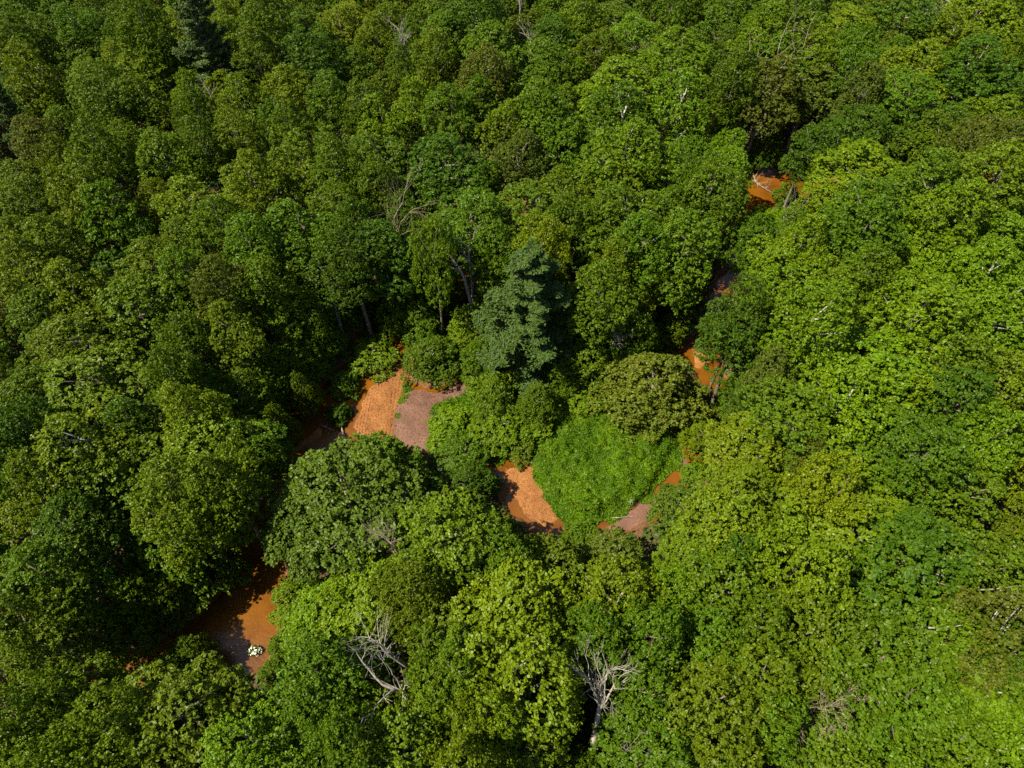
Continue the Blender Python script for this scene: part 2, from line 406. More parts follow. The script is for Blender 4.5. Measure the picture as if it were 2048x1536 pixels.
def pine_proto(seed, top=27.0, R=4.6, base=3.5):
    rs = np.random.RandomState(seed); T = Tubes(6)
    T.add([(0, 0, -.5), (0, 0, 4), (.1, 0, 14), (0, .1, top - .3)], [.4, .33, .2, .03])
    pos, nrm = [], []
    z = base; lev = 0
    while z < top - .5:
        f = (z - base) / (top - base)
        L = R * (1.0 if f < .35 else 1 - .78 * ((f - .35) / .65) ** 1.15) * (.72 + .45 * rs.rand())
        nb = 6 if f < .7 else 5
        for k in range(nb):
            a = 6.283 * (k + rs.rand() * .6) / nb + lev * 1.1; l_ = L * (.45 + .65 * rs.rand())
            d = np.array([math.cos(a), math.sin(a)])
            rise = .06 + .22 * f + .1 * rs.rand()
            p = lambda t: np.array([d[0] * l_ * t, d[1] * l_ * t, z + l_ * (rise * t * t + .05 * t)])
            T.add([p(0), p(.5), p(1)], [.08, .05, .015])
            m_ = int(105 * l_)
            t = .28 + .72 * rs.rand(m_) ** .8
            side = rs.normal(size=m_) * (.16 * l_ * (1.15 - t * .6))
            pp = np.stack([d[0] * l_ * t - d[1] * side, d[1] * l_ * t + d[0] * side, z + l_ * (rise * t * t + .05 * t) + rs.normal(size=m_) * .07 + .05], 1)
            pos.append(pp); nrm.append(np.tile([d[0] * .3, d[1] * .3, 1.0], (m_, 1)) + rs.normal(size=(m_, 3)) * .45)
        z += .85 + .35 * rs.rand(); lev += 1
    pos = np.concatenate(pos); nrm = np.concatenate(nrm)
    rep = 2
    pos = np.concatenate([pos + rs.normal(size=pos.shape) * .11 for _ in range(rep)]); nrm = np.concatenate([nrm + rs.normal(size=nrm.shape) * .4 for _ in range(rep)])
    V, Fq = leaves(pos, nrm, .135, rs, 2.4)
    tint = np.clip(rs.rand(len(Fq)) * .7 + .1, 0, 1)
    cm = mesh_from("crown", V, Fq, M_NEEDLE, attr=[("tint", 'FACE', tint)])
    PROTO.setdefault("p", []).append((cm, T.mesh("trunk", M_BARK), R, top, (V, Fq, tint)))
for s_ in range(3): pine_proto(130 + s_)

def branchy(T, rs, p, d, L, r, depth_, spread=.65, tropism=.15, kids=3):
    pts = [p]; rads = [r]; n_ = 4
    dd = d.copy()
    for i in range(n_):
        dd = (dd + Vector(rs.normal(size=3)) * .16 + Vector((0, 0, tropism * .3))).normalized()
        pts.append(pts[-1] + dd * L / n_); rads.append(r * (1 - .62 * (i + 1) / n_))
    T.add(pts, rads)
    if depth_ == 0: return
    for k in range(kids + (1 if rs.rand() < .5 else 0)):
        i = 1 + int(rs.rand() * (n_ - .01)); i = min(i, n_)
        side = Vector(rs.normal(size=3)); side = (side - dd * side.dot(dd)).normalized()
        nd = (dd * (1 - spread * .5) + side * spread).normalized()
        branchy(T, rs, pts[i].copy(), nd, L * (.45 + .3 * rs.rand()), max(rads[i] * .62, .012), depth_ - 1, spread, tropism, kids)
    nd = (dd + Vector(rs.normal(size=3)) * .2).normalized()
    branchy(T, rs, pts[-1].copy(), nd, L * .6, rads[-1], depth_ - 1, spread, tropism, kids)
def snag(px, py, z0, H, label, lean=(0, 0), mat=None, seed=0, r=.2, depth_=3, spread=.65, trunk_h=.45, kids=3, name="dead_tree", cat="dead tree", group="bare dead trees"):
    """trunk stands on the ground; px,py = picture point where it leaves the foliage at height z0"""
    rs = np.random.RandomState(seed)
    x, y = at(px, py, z0); T = Tubes(5)
    lean_v = Vector((lean[0], lean[1], 1)).normalized()
    b0 = Vector((x - lean[0] * z0 * .4, y - lean[1] * z0 * .4, -.5))
    p1 = Vector((x, y, z0)) + lean_v * H * trunk_h
    st = Vector((x, y, z0))
    T.add([b0, b0.lerp(st, .5) + Vector((.12, .08, 0)), st, p1], [r * 1.5, r * 1.3, r * 1.1, r * .7])
    Tb = Tubes(5)
    for k in range(kids + 1):
        f = .35 + .65 * (k / max(1, kids))
        q = Vector((x, y, z0)).lerp(p1, f)
        side = Vector(rs.normal(size=3)); side.z = abs(side.z) * .3; side.normalize()
        d = (lean_v * .8 + side * spread * (1.1 if k < kids else .3)).normalized()
        branchy(Tb, rs, q, d, H * .42, r * .6, depth_ - 1, spread, .15, kids)
    root = bpy.data.objects.new(name, None); link(root); root.location = (b0.x, b0.y, 0); root.empty_display_size = .5
    off = np.array([b0.x, b0.y, 0])
    for nm_, TT in (("trunk", T), ("branches", Tb)):
        TT.V = [tuple(np.array(v) - off) for v in TT.V]
        link(bpy.data.objects.new(nm_, TT.mesh(nm_, mat or M_DEAD)), root)
    tag(root, label, cat, group)
    return root

# ------------------------------------------------------------------ tree list, read off the photograph: x, y, width (px), colour, form
PAL = {  # leaf base colours, linear
 "B": (.096, .162, .003), "Y": (.112, .160, .003), "O": (.084, .130, .003), "G": (.070, .126, .003),
 "D": (.048, .094, .003), "P": (.044, .076, .010), "W": (.084, .110, .010), "L": (.110, .146, .012), "K": (.076, .120, .008),
}
CNAME = {"B": "bright green", "Y": "yellow-green", "O": "olive", "G": "mid green", "D": "dark green", "P": "blue-green", "W": "brownish olive", "L": "pale olive", "K": "pale grey-green"}
FNAME = {"r": "round-crowned", "b": "loose-crowned", "f": "fine-leaved", "l": "layered", "d": "dense", "p": "tall", "s": "low"}
SEEDS = """
41,68,90,O,r 154,44,100,G,r 284,44,100,G,r 287,113,90,Y,l 362,113,60,Y,b 420,95,120,P,p 147,100,84,O,r 50,133,90,Y,r
362,14,80,O,r 445,20,80,Y,r 506,92,90,O,r 530,25,90,G,r 600,20,90,O,r 615,100,110,D,r 680,50,90,Y,r 571,167,90,Y,r
489,191,90,Y,f 328,232,64,O,f 191,185,110,O,r 45,190,80,D,l 14,228,70,P,p 267,190,90,O,r 376,171,70,B,b 308,308,112,B,b
403,280,90,G,b 478,260,90,O,r 581,253,90,O,r 650,180,90,G,r 191,294,110,O,r 65,280,96,W,f 147,376,120,O,r 222,427,120,G,r
359,393,110,Y,r 427,437,100,O,r 495,359,110,Y,r 581,328,110,O,r 666,318,100,G,r 598,454,150,G,b 68,393,100,O,r 34,478,110,O,r 660,410,100,O,r
700,34,80,Y,r 776,41,80,Y,f 834,44,70,G,r 892,65,100,G,r 947,20,110,D,r 988,92,130,G,r 1049,55,80,O,r 1121,65,110,D,l 1104,116,110,G,r
1158,27,90,Y,r 1227,34,110,G,r 1268,68,100,B,b 1346,113,130,B,b 1186,96,90,O,f 1083,150,110,G,r 1158,150,64,B,b 871,109,90,O,f 892,150,90,O,f
964,144,110,W,f 967,178,80,Y,b 714,123,80,G,r 762,174,80,O,r 714,198,90,O,r 827,202,90,B,b 762,239,100,B,b 899,212,100,G,r 953,202,90,G,r
1080,212,130,O,r 1244,171,150,B,r 1240,232,130,G,b 1350,198,110,B,b 1001,253,90,Y,f 1100,246,110,G,r 892,325,160,D,r 765,308,120,G,b
1039,308,100,W,f 1124,301,130,G,r 1254,301,160,B,b 960,362,84,B,b 1234,362,110,O,r 1056,431,180,G,l 936,431,140,G,l 1158,431,110,O,r
1261,431,160,G,b 714,431,90,D,r 830,393,100,G,r 748,359,90,O,r 1083,478,100,Y,b
1539,65,120,B,b 1468,20,100,G,r 1608,27,110,G,r 1690,51,140,Y,l 1809,27,150,D,r 1963,20,150,Y,f 1461,85,64,D,r 1570,113,120,G,r 1645,99,90,Y,r
1710,109,90,G,r 1803,79,100,W,f 1908,58,110,Y,r 1826,137,130,Y,r 1963,130,160,D,r 1468,137,90,G,r 1539,161,120,W,f 1621,171,120,W,f 1724,171,90,W,f
1826,188,130,G,l 1980,232,120,Y,r 1461,202,80,B,r 1433,273,150,B,b 1539,267,80,G,r 1621,284,90,D,r 1724,253,110,D,l 1809,253,120,D,l 1881,280,110,O,f
1946,284,100,W,f 1724,335,160,Y,l 1861,359,150,G,r 1980,342,140,Y,r 1436,370,116,G,r 1656,400,120,Y,r 1741,407,150,G,l 1895,420,140,B,b 2014,420,120,G,r
1382,478,130,G,r 1615,496,120,B,b 1724,461,120,G,r 1844,496,120,B,b 1980,478,130,B,b
1382,560,110,D,l 1570,544,150,B,b 1587,590,130,B,b 1690,579,120,O,r 1741,534,110,G,r 1895,544,190,B,b 1997,534,130,B,b 1861,613,190,B,b 1997,620,150,B,b
1485,606,100,D,l 1490,650,110,D,l 1628,637,150,B,b 1508,712,66,D,l 1512,778,90,D,l 1553,749,90,W,f 1615,691,130,B,b 1758,739,200,B,b 1690,790,170,B,b
1810,773,170,Y,b 1912,732,130,G,l 2014,746,130,Y,b 1912,800,130,D,l 1587,828,150,G,l 1734,859,180,G,l 1514,915,165,Y,b 1615,910,60,W,f 1404,860,70,Y,f
1861,893,140,G,l 1980,876,140,B,b 1758,951,180,Y,l 1673,979,130,Y,b 1912,979,150,G,l 1376,1002,125,K,f 1485,985,140,Y,l 1600,1010,80,K,f
1450,1046,150,Y,l 1724,1050,220,Y,l 1478,1105,110,D,r 1540,1101,90,O,f 1827,1129,210,D,d 1382,1115,130,B,f 1450,1180,190,G,b 1621,1153,180,Y,b 1980,1153,170,O,b
1690,1221,150,G,l 1827,1238,200,G,b 1980,1248,170,W,b 1519,1255,140,G,r 1433,1290,140,G,r 1604,1279,180,O,r 1775,1316,220,G,r 1519,1334,190,O,r 1690,1378,200,G,b
1963,1385,240,G,b 2030,1306,120,D,r 1673,1487,140,O,l 1450,1419,200,O,r 1827,1419,200,G,b 1997,1487,200,B,b 1895,1505,180,G,b 1416,1505,200,O,r 1560,1440,130,G,r
690,990,230,K,b 610,1040,150,K,b 770,920,180,G,b 885,1067,200,O,b 968,1050,130,G,r 988,1110,140,G,r 1095,1130,130,O,b 1227,1108,150,W,f 1227,1197,170,Y,b
1022,1245,230,Y,b 1039,1345,240,Y,b 817,1170,130,O,f 885,1238,170,O,f 731,1187,170,B,r 664,1239,200,B,r 885,1324,160,G,f 885,1400,150,O,f 1210,1282,130,G,r
1300,1250,140,G,r 1295,1385,140,G,l 988,1420,150,Y,b 800,1470,200,O,b 936,1487,160,O,b 1056,1487,160,O,r 1310,1495,180,G,r 1346,1180,120,B,b
322,1068,220,G,b 330,1170,150,O,b 185,1239,170,O,b 254,1178,150,O,b 151,1051,150,D,r 80,1137,160,G,r 330,1342,150,O,f 134,1359,150,O,b 339,1444,230,O,f
650,1345,180,G,r 647,1413,160,G,r 505,1478,170,B,l 698,1482,150,G,r 40,1240,150,O,r 40,1420,150,G,r 200,1480,160,O,r 430,1400,110,O,f
51,527,130,O,f 85,620,120,G,r 222,541,120,D,r 154,575,110,Y,r 273,603,150,O,r 308,527,120,O,r 369,534,110,G,r 444,561,96,W,f 581,610,110,B,b 461,647,120,O,f
137,691,160,O,f 342,739,110,G,b 403,766,80,D,r 468,784,110,O,r 205,756,190,O,f 530,740,110,O,f 51,790,130,G,r 61,849,120,D,b 273,852,120,D,b 393,807,110,Y,r
427,876,190,Y,b 171,893,180,O,b 325,927,160,O,b 85,944,130,O,b 427,954,150,O,b 205,978,170,O,r 342,989,160,O,b 649,551,110,D,b 17,910,110,G,r 34,996,140,O,r
590,690,96,O,r 732,580,84,G,r 690,605,80,O,r 858,694,120,G,r 837,620,76,G,r 939,625,84,Y,r 959,704,76,G,r 1060,600,185,P,p 1092,485,90,Y,b 1223,521,100,O,r
1193,581,110,O,f 1273,581,110,Y,b 1132,660,80,G,r 1284,475,110,G,r 1175,690,110,O,r 1310,745,160,L,f 1270,640,110,G,r 1345,640,90,O,r 760,490,120,D,r 700,500,110,D,r
560,540,110,O,r 500,470,110,G,r 510,560,100,G,b 860,480,90,G,r 880,540,70,G,r 990,560,90,G,r 985,490,90,G,r 1345,545,110,G,l 930,955,110,D,d 1340,420,90,G,r 1330,340,110,B,b
100,480,110,O,r 1395,350,90,G,r 1320,800,90,L,f 640,640,90,G,r 560,700,100,G,r 600,760,90,O,r 545,830,90,O,r 510,880,100,G,r 620,700,80,G,r 1125,728,76,G,r 1160,1530,110,G,r 1262,1510,100,G,r 790,578,84,G,r 838,562,80,O,r 372,1300,110,O,b 55,1475,150,O,b 0,1545,150,G,r 110,1560,150,O,r 250,1570,140,G,r
"""
seeds = []
for tok in SEEDS.split():
    a = tok.split(",")
    if int(a[2]) > 20: seeds.append((float(a[0]), float(a[1]), float(a[2]), a[3], a[4]))

# picture regions where the ground or meadow shows: no crown may cover them
OPEN = [
 [(690,770),(760,722),(790,700),(800,745),(815,775),(860,785),(930,765),(940,775),(900,800),(850,810),(850,855),(790,862),(740,850),(690,870),(640,870),(590,880),(590,830),(640,790)],
 [(700,640),(800,640),(808,665),(795,690),(760,660),(700,660)], [(785,650),(808,650),(806,745),(772,745)],
 [(960,912),(1075,915),(1085,950),(1120,1000),(1300,960),(1300,1040),(1200,1050),(1100,1050),(1040,1030),(1000,970)],
 [(1090,870),(1200,800),(1330,860),(1345,930),(1280,1000),(1150,1035),(1110,1000)],
 [(420,1330),(460,1220),(515,1130),(535,1180),(565,1190),(550,1270),(500,1350),(455,1365)],
 [(1492,336),(1560,340),(1630,366),(1614,400),(1515,402)],
 [(1380,668),(1412,662),(1440,735),(1432,762),(1386,760)], [(1428,830),(1458,830),(1466,885),(1440,885)], [(1350,925),(1385,930),(1385,950),(1350,948)],
 [(880,588),(905,588),(905,602),(880,602)], [(230,1350),(275,1330),(275,1390),(215,1410)], [(580,840),(660,810),(700,840),(640,880),(560,900)],
]
def in_open(px, py):
    for poly in OPEN:
        ins = False; n = len(poly)
        for i in range(n):
            x0, y0 = poly[i]; x1, y1 = poly[(i + 1) % n]
            if (y0 > py) != (y1 > py) and px < (x1 - x0) * (py - y0) / (y1 - y0) + x0: ins = not ins
        if ins: return True
    return False

LIT = [([(745,745),(800,700),(812,780),(850,800),(940,765),(850,860),(700,870),(690,800)], -.3), ([(775,650),(805,645),(800,690),(785,690)], -.5),
 ([(985,920),(1070,920),(1120,1010),(1060,1000),(1010,960)], -.3), ([(1090,900),(1180,820),(1330,860),(1340,950),(1290,1000),(1200,1035),(1140,1000)], 1.5),
 ([(530,1170),(565,1200),(550,1260),(500,1330),(480,1290),(500,1230)], -.5), ([(1508,345),(1550,350),(1545,390),(1525,392)], -.5), ([(880,810),(960,800),(1060,850),(1060,890),(1000,900),(900,870)], 2),
 ([(1380,680),(1405,665),(1430,730),(1400,745)], -.3), ([(1350,925),(1385,930),(1385,950),(1350,948)], -.3), ([(1230,1030),(1300,1000),(1300,1035),(1220,1050)], -.3)]
def pin(px, py, poly):
    ins = False; n = len(poly)
    for i in range(n):
        x0, y0 = poly[i]; x1, y1 = poly[(i + 1) % n]
        if (y0 > py) != (y1 > py) and px < (x1 - x0) * (py - y0) / (y1 - y0) + x0: ins = not ins
    return ins
def shade_hits(x, y, R, top, base):
    h = 0; tot = 0; k_ = 1 / math.tan(math.radians(SUN_EL)); n_ = math.hypot(*SUN_TRAVEL)
    for z, rr in ((top - .5, .3), (top - .3 * (top - base), .8), (top - .6 * (top - base), .95)):
        for k in range(8):
            a = k * math.pi / 4; X, Y = x + R * rr * math.cos(a), y + R * rr * math.sin(a); tot += 1
            for poly, gz_ in LIT:
                L = (z - gz_) * k_ / n_
                if pin(*proj(X + SUN_TRAVEL[0] * L, Y + SUN_TRAVEL[1] * L, gz_), poly): h += 1; break
    return h / tot
def crown_hits(x, y, R, top, base):
    h = 0; tot = 0
    for z, rr in ((top - .5, .3), (top - .25 * (top - base), .75), (top - .5 * (top - base), .95), (base + 1, .6)):
        for k in range(8):
            a = k * math.pi / 4
            px, py = proj(x + R * rr * math.cos(a), y + R * rr * math.sin(a), z)
            tot += 1; h += in_open(px, py)
    return h / tot

LOWER = {(1514,915): 14, (372,1300): 12, (1160,1530): 11, (1262,1510): 12, (790,578): 9, (838,562): 10, (1125,728): 7, (1060,600): 23, (858,694): 10, (837,620): 8, (939,625): 8, (959,704): 7, (770,920): 13, (930,955): 7, (1175,690): 8.5, (1310,745): 11, (1320,800): 8, (1132,660): 9,
 (690,990): 17, (610,1040): 14, (990,560): 12, (880,540): 9, (1270,640): 13, (1404,860): 8, (1376,1002): 8, (690,605): 9, (732,580): 10, (590,690): 11,
 (547,756): 12, (530,740): 13, (1382,1115): 14, (1227,1108): 12, (968,1050): 12, (1095,1130): 13, (731,1187): 13, (664,1239): 10, (1508,712): 13, (1512,778): 13, (1345,640): 11}
CLEARING = [(800,690),(1130,700),(1360,760),(1400,1050),(1000,960),(820,960)]
rs = np.random.RandomState(5)
trees = []        # x, y, R, top height, colour, form
for (px, py, wd, c, f) in seeds:
    big = f == "p"
    top = (24 if big else 19.5) + rs.normal() * 2.0
    if wd < 85 and f != "p": top = min(top, 15 + rs.rand() * 2)
    top = LOWER.get((int(px), int(py)), top)
    zc = top * (.62 if big else .80)
    x, y = at(px, py, zc)
    R = wd * .5 / (F / depth(px, py, zc)) * (1.12 if py < 450 else 1.2)
    # shrink / lower trees that would cover an opening
    k = 0
    while (crown_hits(x, y, R, top, top * .45) > .04 or shade_hits(x, y, R, top, top * .45) > .03) and k < 11 and top > 6 and f != 'p':
        top *= .92; R *= .97; x, y = at(px, py, top * .8); k += 1
    trees.append([x, y, R, top, c, f, (px, py)])
n_seed = len(trees)
# fill gaps
cand = []
for _ in range(16000):
    px = rs.uniform(-330, 2380); py = rs.uniform(-190, 1800)
    x, y = at(px, py, 15)
    if y > 175: continue
    cand.append((x, y))
A = np.array([[t[0], t[1], t[2]] for t in trees])
def near_seed(x, y):
    best = sorted(trees[:n_seed], key=lambda t: (t[0] - x) ** 2 + (t[1] - y) ** 2)[:3]
    return best[rs.randint(3)]
for (x, y) in cand:
    R = 3.0 + 1.5 * rs.rand()
    d = np.hypot(A[:, 0] - x, A[:, 1] - y)
    if np.any(d < .77 * (A[:, 2] + R)): continue
    top = 15.5 + 3 * rs.rand()
    if crown_hits(x, y, R, top, top * .45) > 0: continue
    if shade_hits(x, y, R, top, top * .45) > .05:
        top *= .55; R *= .8
        if shade_hits(x, y, R, top, 1) > .05: continue
    if in_open(*proj(x, y, 0)): continue
    if pin(*proj(x, y, 0), CLEARING): top = 5.5 + 2 * rs.rand(); R = min(R, 3.2)
    if crown_hits(x, y, R, top, .5) > 0: continue
    c0 = near_seed(x, y)
    f = c0[5] if c0[5] not in "ps" else "r"; c = c0[4] if c0[4] not in "PKL" else "G"
    trees.append([x, y, R, top, c, f, proj(x, y, top * .8)])
    A = np.vstack([A, [x, y, R]])
def in_view(t):
    px, py = proj(t[0], t[1], t[3] * .75); r = t[2] * F / depth(px, py, t[3] * .75)
    return -r < px < 2048 + r and -r < py < 1536 + r * 1.2
vis = [t for t in trees if in_view(t)]; outv = [t for t in trees if not in_view(t)]
def psize(t):
    q = proj(t[0], t[1], t[3] * .75); return t[2] * F / depth(q[0], q[1], t[3] * .75)
is_b = lambda t: t[5] in "rbd"
fills = sorted([t for t in trees[n_seed:] if in_view(t) and is_b(t)], key=psize)
drop = {id(t) for t in fills[:max(0, sum(map(is_b, vis)) - 298)]}
outv += [t for t in vis if id(t) in drop]; vis = [t for t in vis if id(t) not in drop]
print("seeds", n_seed, "visible", len(vis), "mass", len(outv), "dropped", len(drop))

# landmarks used to word the labels
LM = [(1060,620,"big blue-green pine"),(760,800,"orange gravel bar"),(1210,930,"vine-covered meadow"),(490,1270,"muddy pool in the lower left"),
 (1560,365,"brown pond in the upper right"),(1200,1400,"big pale dead tree at the bottom"),(780,1370,"fallen grey branches near the bottom"),(420,95,"blue-green pine in the upper left"),
 (817,109,"small white dead tree near the top"),(1827,1129,"broad dark smooth crown"),(1600,1030,"pale grey-green white-trunked tree"),(1530,210,"bare pinkish trunk pair"),
 (935,520,"forked white dead limbs"),(1420,730,"sandy strip of the east creek"),(690,990,"huge greyish-green tree on the creek"),(308,308,"bright upper left tree"),
 (61,849,"dark tree at the left edge"),(1042,20,"bare tree at the top edge"),(1835,60,"bare twigs at the upper right"),(1615,1419,"brown twiggy dead tree"),
 (1254,301,"large bright crown left of the pond"),(0,1536,"lower left corner"),(2048,1536,"lower right corner"),(2048,700,"right edge"),(0,560,"left edge"),(2048,0,"upper right corner"),(0,0,"upper left corner"),(580,610,"tall leafy tree north of the gravel"),
 (1758,739,"huge bright glossy crown")]
ORD = ["first","second","third","fourth","fifth","sixth","seventh","eighth","ninth","tenth","eleventh","twelfth","thirteenth","fourteenth"]
DIRS = ["right of","lower-right of","below","lower-left of","left of","upper-left of","above","upper-right of"]
def region(px, py):
    best = min(range(len(LM)), key=lambda i: math.hypot(LM[i][0] - px, LM[i][1] - py))
    dx, dy = px - LM[best][0], LM[best][1] - py; dist = math.hypot(dx, dy)
    s = int(round(math.atan2(dy, dx) / (math.pi / 4))) % 8
    return best, s, dist
buckets = {}
for i, t in enumerate(vis):
    px, py = t[6]; b_, s_, d_ = region(min(max(px, 0), 2048), min(max(py, 0), 1536))
    buckets.setdefault((b_, s_), []).append((d_, i))
where = {}
for (b_, s_), lst in buckets.items():
    lst.sort()
    for k, (d_, i) in enumerate(lst):
        where[i] = ("at the " + LM[b_][2]) if d_ < 12 else (("nearest " if k == 0 else ORD[k] + " ") + DIRS[s_] + " the " + LM[b_][2])
KINDNAME = {"r": "broadleaf_tree", "b": "broadleaf_tree", "f": "feathery_tree", "l": "layered_tree", "d": "broadleaf_tree", "p": "pine_tree", "s": "shrub"}
GROUPN = {"broadleaf_tree": "broadleaf trees of the forest canopy", "feathery_tree": "fine-leaved trees of the canopy", "layered_tree": "trees with layered crowns", "pine_tree": "blue-green pines above the canopy", "shrub": "shrubs near the creek"}
def jitter_col(c, r_, amt=.09):
    k = 1 + amt * (2 * r_.random() - 1) * 1.2; hshift = amt * (2 * r_.random() - 1)
    return (c[0] * k * (1 + hshift), c[1] * k, c[2] * k * (1 - hshift * .5), 1)
def place(kind, x, y, R, top, col, label, name=None, cat="tree", group=None, z=0.0, tilt=0):
    pr = PROTO[kind][rnd.randrange(len(PROTO[kind]))]
    nm_ = name or KINDNAME[kind]
    root = bpy.data.objects.new(nm_, None); link(root); root.empty_display_size = .5
    root.location = (x, y, z)
    root.rotation_euler = (rnd.uniform(-1, 1) * .04, rnd.uniform(-1, 1) * .04, rnd.uniform(0, 6.28))
    sxy = R / pr[2]; q_ = rnd.uniform(.87, 1.13); root.scale = (sxy * q_, sxy / q_, top / pr[3])
    c = link(bpy.data.objects.new("crown", pr[0]), root); c.color = col
    t = link(bpy.data.objects.new("trunk", pr[1]), root)
    tag(root, label, cat, group or GROUPN.get(nm_))
    return root
for i, t in enumerate(vis):
    x, y, R, top, c, f, pp = t
    if f == "p":
        lab = "tall blue-green pine, " + where[i]
    else:
        size = "large " if R > 5.6 else ("small " if R < 3.2 else "")
        lab = f"{size}{CNAME[c]} {FNAME[f]} tree, {where[i]}"
    place('w' if (top < 12.5 and f != 'p') else f, x, y, R, top, jitter_col(PAL[c], rnd), lab, name=KINDNAME[f], cat="pine" if f == "p" else "tree")

# trees beyond the frame: one continuous mass, never in view from the photograph's camera
Vs, Fs, Ts, off = [], [], [], 0
for t in outv:
    pr = PROTO["r" if t[5] == "p" else t[5]][rnd.randrange(3)]
    V, Fq, ti = pr[4]
    k = np.arange(0, len(Fq), 2)      # thinner, larger sprays
    Vk = V.reshape(-1, 4, 3)[k]; cen = Vk.mean(1, keepdims=True); Vk = (cen + (Vk - cen) * 1.4).reshape(-1, 3)
    a = rnd.uniform(0, 6.28); s_ = t[2] / pr[2]
    X = (Vk[:, 0] * math.cos(a) - Vk[:, 1] * math.sin(a)) * s_ + t[0]; Y = (Vk[:, 0] * math.sin(a) + Vk[:, 1] * math.cos(a)) * s_ + t[1]
    Vs.append(np.stack([X, Y, Vk[:, 2] * t[3] / pr[3]], 1)); Fs.append(np.arange(len(k) * 4).reshape(-1, 4) + off); off += len(k) * 4; Ts.append(ti[k])
fo = link(bpy.data.objects.new("forest", mesh_from("forest", np.concatenate(Vs), np.concatenate(Fs), M_LEAF, attr=[("tint", 'FACE', np.concatenate(Ts))])))
fo.color = (*PAL["G"], 1); tag(fo, "continuous green forest canopy carrying on beyond the photographed trees", "forest", kind="stuff")

# ------------------------------------------------------------------ undergrowth and the vine meadow
def cover(name, dens_pts, zfun, leaf, seed, col, label, cat, mat=M_LEAF, jit=.6, aspect=1.2):
    r = np.random.RandomState(seed)
    x, y = dens_pts[:, 0], dens_pts[:, 1]
    z, gxn, gyn = zfun(x, y)
    pos = np.stack([x, y, z + r.rand(len(x)) * leaf * .8], 1)
    nrm = np.stack([-gxn, -gyn, np.ones(len(x))], 1) * .9 + r.normal(size=(len(x), 3)) * jit
    V, Fq = leaves(pos, nrm, leaf, r, aspect)
    tint = np.clip(.5 + vnoise(x, y, 1.3, 11) * .7 + (r.rand(len(x)) - .5) * .7, 0, 1)
    o = link(bpy.data.objects.new(name, mesh_from(name, V, Fq, mat, attr=[("tint", 'FACE', tint)])))
    o.color = (*col, 1); tag(o, label, cat, kind="stuff"); return o
def gridz(arr, x, y):
    u = np.clip((x - GX0) / (GX1 - GX0) * (nx - 1), 0, nx - 1.001); v = np.clip((y - GY0) / (GY1 - GY0) * (ny - 1), 0, ny - 1.001)
    return arr.reshape(ny, nx)[np.round(v).astype(int), np.round(u).astype(int)]
def bumpy(hmax, s1, s2, sdist, edge=1.5):
    def f(x, y):
        def z(x, y):
            b_ = gridz(gz, x, y); b_ = np.maximum(b_, WZ)
            e = sstep(sdist(x, y), 0, edge)
            return b_ + .1 + e * hmax * np.clip(.5 + vnoise(x, y, s1, 21) * .9 + vnoise(x, y, s2, 22) * .55, 0.05, 2)
        h0 = z(x, y); return h0, (z(x + .25, y) - h0) / .25, (z(x, y + .25) - h0) / .25
    return f
rr = np.random.RandomState(77)
MEADOW = [(1075,925),(1060,880),(1000,905),(960,905),(880,860),(850,820),(870,800),(930,790),(970,740),(1040,715),(1150,745),(1250,740),(1350,765),(1365,840),(1350,905),(1335,935),(1285,982),(1240,1006),(1185,1034),(1140,1035),(1112,1000)]
mw = wpoly(MEADOW, 1.0); mp = np.array(mw)
q = np.stack([rr.uniform(mp[:, 0].min() - 1, mp[:, 0].max() + 1, 260000), rr.uniform(mp[:, 1].min() - 1, mp[:, 1].max() + 1, 260000)], 1)
ms = poly_sd(q, mw) + vnoise(q[:, 0], q[:, 1], 1.5, 31) * 1.2
q = q[ms > -.9 + 1.6 * rr.rand(len(q)) ** 3]
print("meadow leaves", len(q))
msd = lambda x, y: poly_sd(np.stack([x, y], 1), mw) + .9
cover("vine_thicket", q, bumpy(1.25, 1.7, .6, msd, 2.6), .19, 41, (.072, .142, .003), "lush bright green vine thicket covering the meadow inside the creek loop", "vines", jit=.8)
# undergrowth under the trees
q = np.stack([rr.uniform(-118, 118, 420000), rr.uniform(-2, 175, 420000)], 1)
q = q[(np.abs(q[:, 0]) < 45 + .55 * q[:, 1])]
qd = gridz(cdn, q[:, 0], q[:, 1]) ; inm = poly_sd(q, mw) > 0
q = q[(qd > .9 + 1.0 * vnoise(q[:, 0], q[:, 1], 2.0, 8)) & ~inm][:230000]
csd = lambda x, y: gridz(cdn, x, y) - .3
cover("undergrowth", q, bumpy(2.6, 4.0, 1.1, csd, 4.0), .40, 42, (.035, .075, .012), "dark leafy undergrowth filling the ground between the trunks", "undergrowth")

